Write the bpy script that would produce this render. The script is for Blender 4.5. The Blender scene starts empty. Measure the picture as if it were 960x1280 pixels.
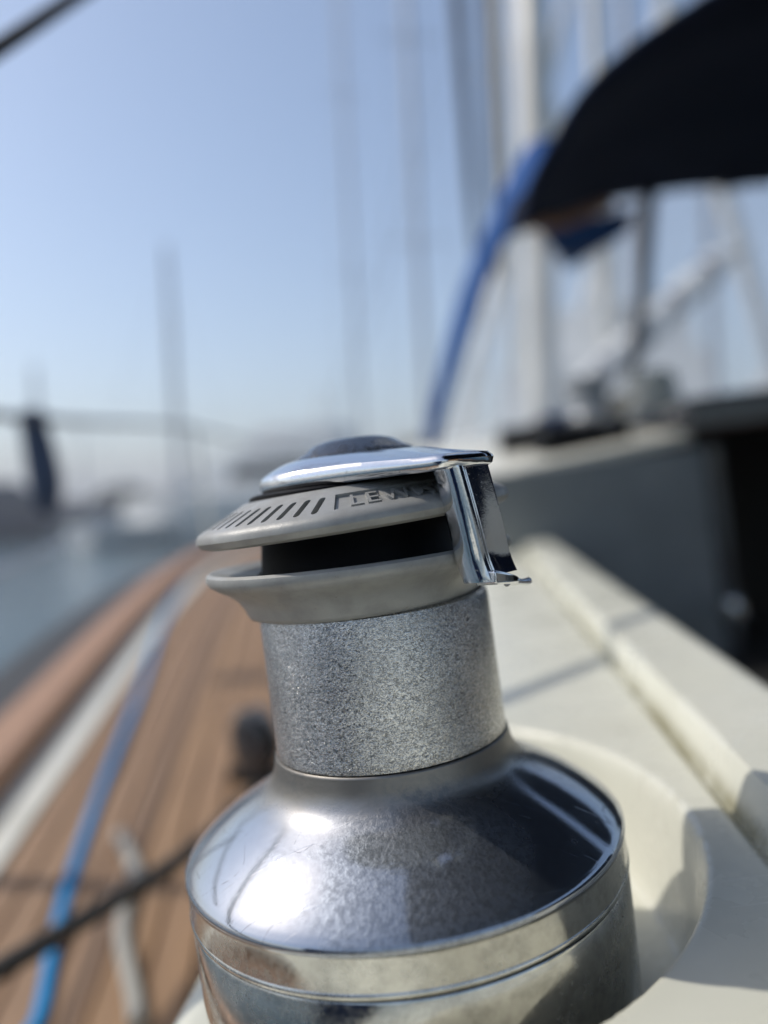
import bpy, bmesh, math, random
from mathutils import Matrix, Vector
random.seed(7)
R = math.radians
scn = bpy.context.scene
COL = scn.collection

# ------------------------------------------------------------------ camera
F = 961.0                       # focal length in pixels of a 960 x 1280 picture
CAM_B = Vector((0.008, -0.265, 0.183))     # camera in the frame of the winch
CAM_W = Vector((0.0, 0.0, 1.75))           # camera above the water
ROLL_W, TILT = 3.0, 4.5                    # camera roll; outboard lean of the deck moulding
cd = bpy.data.cameras.new('camera'); cam = bpy.data.objects.new('camera', cd); COL.objects.link(cam)
cd.sensor_fit = 'VERTICAL'; cd.sensor_height = 36.0; cd.lens = 36.0*F/1280.0
cd.clip_start = 0.005; cd.clip_end = 6000
cd.dof.use_dof = True; cd.dof.focus_distance = 0.222; cd.dof.aperture_fstop = 3.1
cam.matrix_world = Matrix.Translation(CAM_W) @ Matrix.Rotation(R(90-1.07), 4, 'X') @ Matrix.Rotation(R(-ROLL_W), 4, 'Z')
scn.camera = cam
MB_ = Matrix.Translation(CAM_W) @ Matrix.Rotation(R(-TILT), 4, 'Y') @ Matrix.Translation(-CAM_B)

# ------------------------------------------------------------------ sky and sun
sun_b = Vector((-0.640, 0.165, 0.75)).normalized()
sun_w = (MB_.to_3x3() @ sun_b).normalized()
w = bpy.data.worlds.new('World'); scn.world = w; w.use_nodes = True
nt = w.node_tree; bg = nt.nodes['Background']
sky = nt.nodes.new('ShaderNodeTexSky'); sky.sky_type = 'NISHITA'; sky.sun_disc = False
sky.sun_elevation = math.asin(sun_w.z); sky.sun_rotation = math.atan2(sun_w.x, sun_w.y)
sky.air_density = 1.0; sky.dust_density = 1.5; sky.ozone_density = 1.0
nt.links.new(sky.outputs[0], bg.inputs[0]); bg.inputs[1].default_value = 0.15
sl = bpy.data.lights.new('sun', 'SUN'); sl.energy = 2.9; sl.angle = R(0.53); sl.color = (1.0, 0.95, 0.87)
sun = bpy.data.objects.new('sun', sl); COL.objects.link(sun)
sun.rotation_euler = sun_w.to_track_quat('Z', 'Y').to_euler()
vs = scn.view_settings
vs.view_transform = 'Standard'; vs.look = 'None'; vs.gamma = 1.0; vs.exposure = 0.2; vs.use_curve_mapping = False
scn.cycles.use_denoising = True
scn.cycles.max_bounces = 8; scn.cycles.transparent_max_bounces = 8
scn.cycles.caustics_reflective = False; scn.cycles.caustics_refractive = False
scn.cycles.sample_clamp_indirect = 6.0

# ------------------------------------------------------------------ helpers
def _ray(px, py, roll):
    u, v = px-480.0, py-640.0
    c, s = math.cos(R(roll)), math.sin(R(roll))
    return (u*c - v*s)/F, -(u*s + v*c + 18.0)/F
def at(px, py, d):              # a point of the boat, d metres ahead of the camera (boat frame)
    a, b = _ray(px, py, ROLL_W+TILT)
    return Vector((CAM_B.x + a*d, CAM_B.y + d, CAM_B.z + b*d))
def atw(px, py, d):             # the same in the world frame
    a, b = _ray(px, py, ROLL_W)
    return Vector((a*d, d, CAM_W.z + b*d))

BOAT = []                       # top-level objects given in the boat frame
def mesh(name, verts, faces, mat, parent=None, smooth=30, frame=None):
    me = bpy.data.meshes.new(name)
    me.from_pydata([tuple(v) for v in verts], [], faces)
    bm = bmesh.new(); bm.from_mesh(me)
    bmesh.ops.recalc_face_normals(bm, faces=bm.faces); bm.to_mesh(me); bm.free()
    if smooth:
        me.shade_smooth(); me.set_sharp_from_angle(angle=R(smooth))
    me.materials.append(mat)
    o = bpy.data.objects.new(name, me); COL.objects.link(o)
    if parent is not None: o.parent = parent
    elif frame == 'boat': BOAT.append(o)
    return o
def empty(name, loc=(0, 0, 0), frame=None, rz=0):
    o = bpy.data.objects.new(name, None); COL.objects.link(o); o.location = loc; o.rotation_euler.z = rz
    o.empty_display_size = 0.05
    if frame == 'boat': BOAT.append(o)
    return o
def tag(o, label=None, cat=None, group=None, kind=None):
    if label: o['label'] = label
    if cat: o['category'] = cat
    if group: o['group'] = group
    if kind: o['kind'] = kind
    return o
class G:                        # collects shapes for one mesh
    def __init__(s): s.v = []; s.f = []
    def add(s, v, f):
        n = len(s.v); s.v += [Vector(p) for p in v]; s.f += [tuple(i+n for i in q) for q in f]; return s
    def box(s, a, b, M=None):
        x0, y0, z0 = a; x1, y1, z1 = b
        v = [Vector(p) for p in ((x0,y0,z0),(x1,y0,z0),(x1,y1,z0),(x0,y1,z0),(x0,y0,z1),(x1,y0,z1),(x1,y1,z1),(x0,y1,z1))]
        if M is not None: v = [M @ p for p in v]
        return s.add(v, [(0,3,2,1),(4,5,6,7),(0,1,5,4),(1,2,6,5),(2,3,7,6),(3,0,4,7)])
    def lathe(s, prof, n=96, c=(0, 0)):
        v = []; f = []; m = len(prof)
        for i in range(n):
            a = 2*math.pi*i/n
            for r, z in prof: v.append((c[0]+r*math.cos(a), c[1]+r*math.sin(a), z))
        for i in range(n):
            j = (i+1) % n
            for k in range(m-1): f.append((i*m+k, j*m+k, j*m+k+1, i*m+k+1))
        return s.add(v, f)
    def tube(s, pts, rad, n=10, cap=True):
        pts = [Vector(p) for p in pts]; v = []; f = []
        up = Vector((0, 0, 1)); prev = None
        for i, p in enumerate(pts):
            t = (pts[min(i+1, len(pts)-1)] - pts[max(i-1, 0)]).normalized()
            a = t.cross(up) if prev is None else prev - t*prev.dot(t)
            if a.length < 1e-4: a = t.cross(Vector((1, 0, 0)))
            a.normalize(); prev = a; b = t.cross(a)
            r = rad[i] if isinstance(rad, (list, tuple)) else rad
            for k in range(n):
                th = 2*math.pi*k/n
                v.append(p + a*math.cos(th)*r + b*math.sin(th)*r)
        for i in range(len(pts)-1):
            for k in range(n):
                k2 = (k+1) % n
                f.append((i*n+k, i*n+k2, (i+1)*n+k2, (i+1)*n+k))
        if cap:
            f.append(tuple(range(n))); f.append(tuple(range((len(pts)-1)*n, len(pts)*n)))
        return s.add(v, f)
    def grid(s, rows, thick=None):
        m = len(rows[0]); v = [p for r in rows for p in r]; f = []
        for i in range(len(rows)-1):
            for k in range(m-1): f.append((i*m+k, i*m+k+1, (i+1)*m+k+1, (i+1)*m+k))
        return s.add(v, f)
    def build(s, name, mat, parent=None, smooth=30, frame=None): return mesh(name, s.v, s.f, mat, parent, smooth, frame)
def solidify(o, t, off=0.0):
    m = o.modifiers.new('thickness', 'SOLIDIFY'); m.thickness = t; m.offset = off; return o
def bevel(o, w_, n=2):
    m = o.modifiers.new('edge', 'BEVEL'); m.width = w_; m.segments = n; m.limit_method = 'ANGLE'; m.angle_limit = R(35); return o
def apply(o):
    dg = bpy.context.evaluated_depsgraph_get()
    me = bpy.data.meshes.new_from_object(o.evaluated_get(dg)); o.modifiers.clear(); o.data = me
def spline(pts, n=8):
    pts = [Vector(p) for p in pts]; out = []
    P = [pts[0]*2-pts[1]] + pts + [pts[-1]*2-pts[-2]]
    for i in range(1, len(P)-2):
        for k in range(n):
            t = k/n
            out.append(0.5*((2*P[i]) + (P[i+1]-P[i-1])*t + (2*P[i-1]-5*P[i]+4*P[i+1]-P[i+2])*t*t + (3*P[i]-P[i-1]-3*P[i+1]+P[i+2])*t**3))
    out.append(pts[-1]); return out
def sst(a, b, x):
    t = max(0.0, min(1.0, (x-a)/(b-a))); return t*t*(3-2*t)

# ------------------------------------------------------------------ materials
class Mat:
    def __init__(s, name, col=(0.8, 0.8, 0.8), rough=0.5, metal=0.0, **kw):
        s.m = bpy.data.materials.new(name); s.m.use_nodes = True; s.t = s.m.node_tree
        s.b = s.t.nodes['Principled BSDF']; s.out = s.t.nodes['Material Output']
        s.b.inputs['Base Color'].default_value = (*col, 1); s.b.inputs['Roughness'].default_value = rough
        s.b.inputs['Metallic'].default_value = metal
        for k, v in kw.items(): s.b.inputs[k].default_value = v
        s.tc = s.t.nodes.new('ShaderNodeTexCoord'); s.lastn = None
    def N(s, t, **kw):
        n = s.t.nodes.new(t)
        for k, v in kw.items(): setattr(n, k, v)
        return n
    def L(s, a, b): s.t.links.new(a, b)
    def coord(s, scale=(1, 1, 1), rot=(0, 0, 0)):
        mp = s.N('ShaderNodeMapping'); mp.inputs['Scale'].default_value = scale; mp.inputs['Rotation'].default_value = rot
        s.L(s.tc.outputs['Object'], mp.inputs['Vector']); return mp.outputs[0]
    def noise(s, scale, detail=3, rough=0.55, vec=None, dist=0.0):
        n = s.N('ShaderNodeTexNoise'); n.inputs['Scale'].default_value = scale; n.inputs['Detail'].default_value = detail
        n.inputs['Roughness'].default_value = rough; n.inputs['Distortion'].default_value = dist
        s.L(vec if vec else s.tc.outputs['Object'], n.inputs['Vector']); return n.outputs['Fac']
    def ramp(s, fac, stops, interp='LINEAR'):
        r = s.N('ShaderNodeValToRGB'); cr = r.color_ramp; cr.interpolation = interp
        while len(cr.elements) < len(stops): cr.elements.new(0.5)
        for e, (p, c) in zip(cr.elements, stops):
            e.position = p; e.color = (*c, 1) if isinstance(c, (tuple, list)) else (c, c, c, 1)
        s.L(fac, r.inputs[0]); return r.outputs[0]
    def mix(s, fac, a, b, mode='MIX'):
        n = s.N('ShaderNodeMix', data_type='RGBA', blend_type=mode)
        for i, x in ((0, fac), (6, a), (7, b)):
            if hasattr(x, 'is_output'): s.L(x, n.inputs[i])
            elif i == 0: n.inputs[0].default_value = x
            else: n.inputs[i].default_value = (*x, 1)
        return n.outputs[2]
    def math(s, op, a, b=0.0):
        n = s.N('ShaderNodeMath', operation=op)
        for i, x in ((0, a), (1, b)):
            if hasattr(x, 'is_output'): s.L(x, n.inputs[i])
            else: n.inputs[i].default_value = x
        return n.outputs[0]
    def mr(s, x, a, b, c=0.0, d=1.0, smooth=True):
        n = s.N('ShaderNodeMapRange'); n.interpolation_type = 'SMOOTHSTEP' if smooth else 'LINEAR'
        for i, q in enumerate((x, a, b, c, d)):
            if hasattr(q, 'is_output'): s.L(q, n.inputs[i])
            else: n.inputs[i].default_value = q
        return n.outputs[0]
    def xyz(s):
        n = s.N('ShaderNodeSeparateXYZ'); s.L(s.tc.outputs['Object'], n.inputs[0]); return n.outputs
    def col(s, x): s.L(x, s.b.inputs['Base Color']); return s
    def rgh(s, x): s.L(x, s.b.inputs['Roughness']); return s
    def bump(s, h, strength=0.3, dist=0.001):
        n = s.N('ShaderNodeBump'); n.inputs['Strength'].default_value = strength; n.inputs['Distance'].default_value = dist
        s.L(h, n.inputs['Height'])
        if s.lastn: s.L(s.lastn, n.inputs['Normal'])
        s.lastn = n.outputs[0]; s.L(s.lastn, s.b.inputs['Normal']); return s

M = {}
# chrome skirt: polished metal under a dull salt film, pitted in one patch, rope-worn near the drum
k = Mat('worn_chrome_skirt', (0.60, 0.615, 0.65), 0.10, 1.0)
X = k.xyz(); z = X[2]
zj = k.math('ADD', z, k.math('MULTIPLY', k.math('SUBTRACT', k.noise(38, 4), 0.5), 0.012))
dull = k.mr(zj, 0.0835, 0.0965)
fine = k.noise(1500, 3, 0.6); med = k.noise(520, 4, 0.65); big = k.noise(40, 3, 0.6, dist=0.6)
vm = k.N('ShaderNodeVectorMath', operation='DISTANCE'); k.L(k.tc.outputs['Object'], vm.inputs[0]); vm.inputs[1].default_value = (0.004, -0.062, 0.078)
patch = k.mr(k.math('ADD', vm.outputs['Value'], k.math('MULTIPLY', k.math('SUBTRACT', big, 0.5), 0.05)), 0.020, 0.036, 1, 0)
patch = k.math('MAXIMUM', patch, k.math('MULTIPLY', k.mr(big, 0.56, 0.70), 0.6))
pit = k.math('MULTIPLY', patch, k.mr(med, 0.44, 0.60))
line = k.mr(k.math('ABSOLUTE', k.math('SUBTRACT', k.noise(27, 2, 0.5, dist=0.3), 0.56)), 0.0, 0.007, 1, 0)
line = k.math('MULTIPLY', line, k.mr(med, 0.44, 0.56))
scr = k.mr(k.noise(60, 2, 0.5, vec=k.coord((1, 14, 1), (0.3, 0.2, 0.6))), 0.66, 0.70)
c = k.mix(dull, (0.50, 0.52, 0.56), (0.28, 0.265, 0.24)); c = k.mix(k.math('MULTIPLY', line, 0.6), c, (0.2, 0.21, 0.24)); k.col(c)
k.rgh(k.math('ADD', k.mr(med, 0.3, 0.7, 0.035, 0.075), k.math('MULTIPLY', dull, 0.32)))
k.bump(fine, 0.04, 0.0003); k.bump(scr, 0.12, 0.0002)
fl = k.N('ShaderNodeBsdfPrincipled'); fl.inputs['Metallic'].default_value = 1.0
k.L(k.mix(k.math('MULTIPLY', pit, 0.75), k.mix(dull, (0.27, 0.30, 0.345), (0.24, 0.222, 0.20)), (0.13, 0.145, 0.165)), fl.inputs['Base Color'])
k.L(k.mr(med, 0.3, 0.7, 0.48, 0.60), fl.inputs['Roughness'])
bn_ = k.N('ShaderNodeBump'); bn_.inputs['Strength'].default_value = 0.5; bn_.inputs['Distance'].default_value = 0.0004
k.L(k.math('ADD', k.math('MULTIPLY', med, k.math('ADD', patch, 0.25)), k.math('MULTIPLY', fine, 0.15)), bn_.inputs['Height']); k.L(bn_.outputs[0], fl.inputs['Normal'])
mx = k.N('ShaderNodeMixShader')
k.L(k.math('ADD', k.math('ADD', 0.25, k.math('MULTIPLY', patch, 0.34)), k.math('MULTIPLY', dull, 0.2)), mx.inputs[0])
k.L(k.b.outputs[0], mx.inputs[1]); k.L(fl.outputs[0], mx.inputs[2]); k.L(mx.outputs[0], k.out.inputs['Surface'])
M['skirt'] = k.m
# knurled drum
k = Mat('knurled_metal', (0.5, 0.5, 0.5), 0.2, 1.0)
gr = k.noise(1000, 2, 0.6, vec=k.coord((1.0, 1.0, 1.5), (0.5, 0.3, 0.0)), dist=1.6)
g2 = k.noise(2600, 2, 0.6, dist=0.4)
z = k.xyz()[2]
c = k.mix(k.mr(gr, 0.36, 0.60), (0.20, 0.205, 0.21), (0.86, 0.855, 0.84))
c = k.mix(k.mr(k.noise(45, 3), 0.35, 0.7, 0.0, 0.45), c, (0.33, 0.33, 0.33))
dirt = k.mr(k.math('ADD', z, k.math('MULTIPLY', k.noise(90, 3), 0.006)), 0.1035, 0.1085, 1, 0)
c = k.mix(k.math('MULTIPLY', dirt, 0.45), c, (0.26, 0.22, 0.17))
k.col(c); k.rgh(k.mr(g2, 0.35, 0.65, 0.12, 0.28)); k.bump(gr, 1.0, 0.00022); k.bump(g2, 0.5, 0.00008)
M['knurl'] = k.m
# chrome of the cap and arm
k = Mat('polished_chrome', (0.74, 0.75, 0.77), 0.06, 1.0)
n1 = k.noise(60, 3); n2 = k.noise(700, 5, 0.7)
sp = k.mr(k.math('ADD', n2, k.math('MULTIPLY', n1, 0.25)), 0.74, 0.86)
k.col(k.mix(k.math('MULTIPLY', sp, 0.6), (0.74, 0.75, 0.77), (0.20, 0.22, 0.25)))
k.rgh(k.math('ADD', k.mr(n1, 0.4, 0.7, 0.05, 0.13), k.math('MULTIPLY', sp, 0.3)))
k.bump(n2, 0.06, 0.0005); k.bump(n1, 0.12, 0.001)
M['chrome'] = k.m
k = Mat('dark_chrome', (0.22, 0.23, 0.25), 0.1, 1.0)
n1 = k.noise(130, 5, 0.7, dist=1.0); k.rgh(k.mr(n1, 0.4, 0.65, 0.06, 0.38)); k.col(k.mix(k.mr(n1, 0.5, 0.7), (0.15, 0.155, 0.165), (0.04, 0.043, 0.05))); k.bump(n1, 0.3, 0.0008); M['button'] = k.m
# satin metal bands
k = Mat('satin_steel', (0.62, 0.62, 0.60), 0.22, 1.0)
n1 = k.noise(55, 4, 0.6); n2 = k.noise(600, 4, 0.65)
k.col(k.mix(k.mr(k.noise(160, 5, 0.7), 0.35, 0.75), (0.64, 0.64, 0.61), (0.44, 0.44, 0.42)))
k.rgh(k.math('ADD', k.mr(n1, 0.35, 0.65, 0.09, 0.24), k.mr(n2, 0.35, 0.75, 0.0, 0.10)))
k.bump(n2, 0.05, 0.0003); M['band'] = k.m
# grey painted cast alloy of the self-tailing jaws
k = Mat('grey_cast_alloy', (0.36, 0.355, 0.335), 0.46, 0.15)
n1 = k.noise(70, 4, 0.6); n2 = k.noise(1300, 3, 0.6)
c = k.mix(k.mr(n1, 0.35, 0.7), (0.345, 0.345, 0.33), (0.255, 0.255, 0.245))
c = k.mix(k.mr(k.noise(420, 4, 0.7), 0.64, 0.72, 0, 0.5), c, (0.14, 0.13, 0.11))
k.col(c); k.rgh(k.mr(n1, 0.3, 0.7, 0.36, 0.56)); k.bump(n2, 0.18, 0.0004); M['jaw'] = k.m
k = Mat('black_rubber', (0.005, 0.005, 0.006), 0.6, 0.0, **{'Specular IOR Level': 0.12}); k.bump(k.noise(500, 3), 0.2, 0.0004); M['black'] = k.m
k = Mat('dark_lacquer', (0.02, 0.023, 0.03), 0.16, 0.0, **{'Coat Weight': 0.6, 'Coat Roughness': 0.08})
n1 = k.noise(120, 4, 0.65); k.rgh(k.mr(n1, 0.35, 0.7, 0.10, 0.42)); k.bump(n1, 0.2, 0.0008); M['lacquer'] = k.m
# gelcoat
def gel(name, c1, c2):
    k = Mat(name, c1, 0.32)
    n1 = k.noise(7, 4, 0.6); n2 = k.noise(260, 3, 0.6)
    c = k.mix(k.mr(n1, 0.35, 0.7), c1, c2)
    c = k.mix(k.mr(n2, 0.66, 0.74, 0, 0.35), c, (0.42, 0.40, 0.33))
    k.col(c); k.rgh(k.mr(k.noise(25, 4), 0.3, 0.7, 0.26, 0.46)); k.bump(n2, 0.04, 0.0005); return k.m
M['gel'] = gel('cream_gelcoat', (0.70, 0.685, 0.60), (0.62, 0.605, 0.52))
k = Mat('coaming_gelcoat', (0.70, 0.685, 0.60), 0.3)
n1 = k.noise(7, 4, 0.6); n2 = k.noise(420, 4, 0.7); n3 = k.noise(30, 5, 0.65)
c = k.mix(k.mr(n1, 0.35, 0.7), (0.66, 0.655, 0.56), (0.60, 0.595, 0.50))
c = k.mix(k.mr(n2, 0.66, 0.74, 0, 0.5), c, (0.36, 0.34, 0.28))
c = k.mix(k.mr(n3, 0.52, 0.75, 0, 0.22), c, (0.46, 0.44, 0.36))
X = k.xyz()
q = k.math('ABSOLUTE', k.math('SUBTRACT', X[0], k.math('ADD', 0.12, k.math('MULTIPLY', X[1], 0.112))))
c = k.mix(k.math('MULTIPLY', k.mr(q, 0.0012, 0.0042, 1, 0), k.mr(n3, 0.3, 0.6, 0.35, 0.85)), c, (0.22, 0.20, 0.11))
sc_ = k.mr(k.noise(26, 2, 0.5, vec=k.coord((1, 22, 1), (0, 0, 0.5))), 0.68, 0.72)
k.col(k.mix(k.math('MULTIPLY', sc_, 0.18), c, (0.45, 0.44, 0.38)))
k.rgh(k.math('ADD', k.mr(k.noise(25, 4), 0.3, 0.7, 0.20, 0.42), k.math('MULTIPLY', sc_, 0.2))); k.bump(n2, 0.05, 0.0004)
M['coam'] = k.m
M['gelgrey'] = gel('grey_gelcoat', (0.20, 0.215, 0.215), (0.16, 0.175, 0.175))
# teak
def teak(name, a, b):
    k = Mat(name, a, 0.62)
    g1 = k.noise(9, 5, 0.6, vec=k.coord((9, 0.8, 9))); g2 = k.noise(60, 4, 0.6, vec=k.coord((9, 0.5, 9)))
    oi = k.N('ShaderNodeObjectInfo')
    c = k.mix(k.mr(g1, 0.3, 0.7), a, b)
    c = k.mix(k.math('MULTIPLY', oi.outputs['Random'], 0.35), c, (0.22, 0.135, 0.09))
    c = k.mix(k.mr(g2, 0.55, 0.75, 0, 0.5), c, (0.12, 0.075, 0.05))
    k.col(c); k.bump(g2, 0.3, 0.001); return k.m
M['teak'] = teak('weathered_teak', (0.32, 0.19, 0.095), (0.245, 0.142, 0.070))
M['teakrail'] = teak('oiled_teak', (0.44, 0.25, 0.15), (0.34, 0.19, 0.11))
M['caulk'] = Mat('black_caulking', (0.018, 0.018, 0.018), 0.6).m
M['interior'] = Mat('dark_interior', (0.02, 0.017, 0.014), 0.7).m
# cloth and rope
def cloth(name, c, sc=900, transl=0.0):
    k = Mat(name, c, 0.8, 0.0, **{'Specular IOR Level': 0.15})
    wv = k.noise(sc, 2); n1 = k.noise(5, 3)
    k.col(k.mix(k.mr(n1, 0.3, 0.7, 0, 0.5), c, tuple(q*0.7 for q in c))); k.bump(wv, 0.3, 0.0008); k.bump(n1, 0.5, 0.02)
    return k.m
M['navy'] = cloth('shade_navy_canvas', (0.006, 0.011, 0.032))  # shaded underside of the blue sprayhood, shade put into the colour
M['blue'] = cloth('sunlit_blue_canvas', (0.018, 0.078, 0.26))  # same sprayhood canvas on its sunlit side, sunlight put into the brighter blue
M['webbing'] = cloth('blue_webbing', (0.035, 0.27, 0.58), 700)
def rope(name, c1, c2, sc=260):
    k = Mat(name, c1, 0.7)
    wv = k.N('ShaderNodeTexWave'); wv.inputs['Scale'].default_value = sc; wv.inputs['Distortion'].default_value = 1.5
    k.L(k.coord((1, 1, 1), (0.5, 0.7, 0.3)), wv.inputs['Vector'])
    k.col(k.mix(wv.outputs['Fac'], c1, c2)); k.bump(wv.outputs['Fac'], 0.6, 0.001); return k.m
M['ropeblack'] = rope('black_rope', (0.014, 0.014, 0.015), (0.03, 0.03, 0.032))
M['ropewhite'] = rope('white_rope', (0.46, 0.45, 0.41), (0.34, 0.33, 0.30))
k = Mat('clear_vinyl', (0.8, 0.82, 0.85), 0.1)
tr = k.N('ShaderNodeBsdfTransparent'); tr.inputs[0].default_value = (0.86, 0.88, 0.90, 1)
tl = k.N('ShaderNodeBsdfTranslucent'); tl.inputs[0].default_value = (0.85, 0.87, 0.9, 1)
m2 = k.N('ShaderNodeMixShader'); m2.inputs[0].default_value = 0.6; k.L(k.b.outputs[0], m2.inputs[1]); k.L(tl.outputs[0], m2.inputs[2])
ms = k.N('ShaderNodeMixShader'); ms.inputs[0].default_value = 0.20
k.L(tr.outputs[0], ms.inputs[1]); k.L(m2.outputs[0], ms.inputs[2]); k.L(ms.outputs[0], k.out.inputs['Surface']); M['vinyl'] = k.m
def plain(name, c, r=0.4, m=0.0, nscale=3, amt=0.25):
    k = Mat(name, c, r, m); n1 = k.noise(nscale, 4)
    k.col(k.mix(k.mr(n1, 0.3, 0.7), c, tuple(q*(1-amt) for q in c))); return k.m
M['alu'] = plain('cream_anodised_mast', (0.66, 0.64, 0.58), 0.35, 0.2)
M['silver'] = plain('silver_mast', (0.42, 0.44, 0.48), 0.4, 0.3)
M['steel'] = plain('stainless_tube', (0.6, 0.6, 0.6), 0.18, 1.0, 40)
M['darkmast'] = plain('charcoal_sailcloth', (0.05, 0.055, 0.065), 0.7)
M['hullwhite'] = plain('white_hull', (0.76, 0.76, 0.74), 0.25, 0, 0.6, 0.1)
M['hullblue'] = plain('navy_hull', (0.02, 0.035, 0.08), 0.2, 0, 0.6)
M['hullgrey'] = plain('grey_hull', (0.34, 0.36, 0.38), 0.25, 0, 0.6)
M['boatglass'] = plain('tinted_boat_glass', (0.02, 0.024, 0.03), 0.08)
M['cover'] = cloth('blue_sail_cover', (0.02, 0.045, 0.14), 60)
M['sailwhite'] = cloth('white_sailcloth', (0.80, 0.79, 0.76), 60)
M['covercream'] = cloth('cream_sail_cover', (0.55, 0.51, 0.43), 60)
M['bag'] = cloth('faded_navy_cloth', (0.06, 0.085, 0.14), 60)
M['antifoul'] = plain('antifouling', (0.04, 0.06, 0.10), 0.6)
M['stone'] = plain('quay_stone', (0.085, 0.075, 0.065), 0.9, 0, 0.5, 0.5)
k = Mat('harbour_water', (0.035, 0.075, 0.095), 0.09, 0.0, IOR=1.33)
n1 = k.noise(1.3, 5, 0.6, vec=k.coord((1, 0.6, 1))); n2 = k.noise(7, 4, 0.6)
k.bump(n1, 0.55, 0.12); k.bump(n2, 0.5, 0.03); M['water'] = k.m
k = Mat('far_hill', (0.10, 0.11, 0.10), 0.9); M['hill'] = k.m

# ================================================================== SETTING
wat = G().grid([[Vector((-700, y, 0)), Vector((700, y, 0))] for y in (-200, 1000)]).build('water', M['water'], smooth=0)
tag(wat, kind='structure')

# coaming: the cream deck moulding that carries the winch, with the scooped well, the ridge and the side face
def coaming_h(x, y):
    xc = 0.1185 + 0.112*(y+0.022)                # foot of the ridge
    xl = -0.098 + 0.124*(y-0.04)                # outboard edge
    T = 0.05*sst(-0.075, 0.015, x-0.124*max(y-0.1, 0))
    e = math.hypot(x/0.1005, (y-0.040)/0.124)
    zz = T*sst(0.955, 1.075, e) if e < 1.075 else T
    q = x - xc
    rr = 0.0165*sst(-0.0005, 0.0065, q) - 0.0022*math.exp(-((q+0.001)/0.0022)**2)
    zz += rr
    e2 = x - xl
    if e2 < 0.016:
        t = min(1.0, (0.016-e2)/0.016); zz -= 0.012*(1-math.sqrt(max(0.0, 1-t*t)))
    if e2 < 0: zz = min(zz, -0.012) + e2*9.0
    qr = q - 0.058
    if qr > -0.014:
        t = min(1.0, (qr+0.014)/0.014); zz -= 0.012*(1-math.sqrt(max(0.0, 1-t*t)))
    if qr > 0: zz -= qr*9.0
    return max(zz, -0.42)
xs = []; s_ = -0.20
ys = []; t_ = -0.55
while t_ < 1.25:
    ys.append(t_); t_ += 0.0018 if -0.12 < t_ < 0.22 else (0.008 if t_ < 0.5 else 0.03)
us = []                                          # across, measured from the outboard edge so the grid follows the coaming
u_ = -0.034
while u_ < 0.312:
    us.append(u_); u_ += 0.0016
rows = []
for y in ys:
    xl = -0.098 + 0.124*(y-0.04)
    rows.append([Vector((xl+u, y, coaming_h(xl+u, y))) for u in us])
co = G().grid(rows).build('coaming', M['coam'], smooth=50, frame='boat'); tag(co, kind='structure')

# side deck: bedding, teak planks, white waterway
def deck_z(y, x=0):
    d = y-CAM_B.y
    return CAM_B.z - 0.5 + 0.1*min(d, 2.6) + (0.1*(1-math.exp(-(d-2.6)/1.0))*1.0 if d > 2.6 else 0)
def deck_x(y):
    d = y-CAM_B.y
    return CAM_B.x - 0.441 - 0.1045*d + 0.035*max(0, d-1.9)**2 - 0.012*max(0, d-4.0)**2     # inner edge of the waterway
YS = [-0.9+0.25*i for i in range(30)]
bed = G().grid([[Vector((deck_x(y)-0.4, y, deck_z(y)-0.012)), Vector((0.75, y, deck_z(y)-0.012))] for y in YS]).build('side_deck', M['caulk'], smooth=0, frame='boat')
tag(bed, kind='structure')
def ribbon(name, off0, off1, z0, z1, mat, parent=None, frame=None, ys=YS):
    g = G(); v = []; f = []
    for y in ys:
        x = deck_x(y); zz = deck_z(y)
        v += [Vector((x+off0, y, zz+z0)), Vector((x+off1, y, zz+z0)), Vector((x+off1, y, zz+z1)), Vector((x+off0, y, zz+z1))]
    n = len(ys)
    for i in range(n-1):
        for q in range(4): f.append((i*4+q, i*4+(q+1) % 4, i*4+4+(q+1) % 4, i*4+4+q))
    f += [(0, 1, 2, 3), tuple((n-1)*4+q for q in (3, 2, 1, 0))]
    g.add(v, f); return g.build(name, mat, parent, 0 if parent else 30, frame)
PW = 0.046
for i in range(13):
    bevel(ribbon('plank', 0.004+i*PW, 0.004+(i+1)*PW-0.005, -0.010, 0.001*random.random(), M['teak'], bed), 0.001, 1)
ribbon('waterway', -0.076, 0.0, -0.010, 0.006, M['gel'], bed)
hull = ribbon('hull_side', -0.165, -0.140, -1.6, 0.020, M['hullwhite'], None, 'boat'); tag(hull, kind='structure')

# cabin: aft bulkhead, coachroof, companionway
cab = empty('cabin', (0.4, 1.15, -0.3), 'boat'); tag(cab, kind='structure')
bk = G()
yb = 1.135
OFS = Vector((0.4, 1.15, -0.3))
def L_(p): return Vector(p) - OFS
bk.box(L_((0.19, yb, -0.42)), L_((0.60, yb+0.05, 0.20))); bk.box(L_((1.32, yb, -0.42)), L_((2.1, yb+0.05, 0.20)))
bk.box(L_((0.6, yb, -0.42)), L_((1.32, yb+0.05, -0.26)))
bevel(bk.build('bulkhead', M['gelgrey'], cab, 0), 0.006)
rf = G(); rws = []
for y, zz in ((yb+0.003, 0.20), (1.8, 0.27), (2.6, 0.35), (3.6, 0.42), (4.2, 0.36)):
    rws.append([L_((0.17+0.0*(y), y, -0.4)), L_((0.185, y, zz-0.05)), L_((0.215, y, zz-0.008)), L_((0.26, y, zz+0.004)), L_((0.58, y, zz+0.03))])
rf.grid(rws); bevel(solidify(rf.build('coachroof', M['gel'], cab, 40), 0.02, -1), 0.003)
rf = G(); rws = []
for y, zz in ((1.9, 0.28), (2.6, 0.35), (3.6, 0.42), (4.2, 0.36)):
    rws.append([L_((0.582, y, zz+0.03)), L_((1.34, y, zz+0.03)), L_((1.9, y, zz)), L_((2.05, y, -0.3))])
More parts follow.
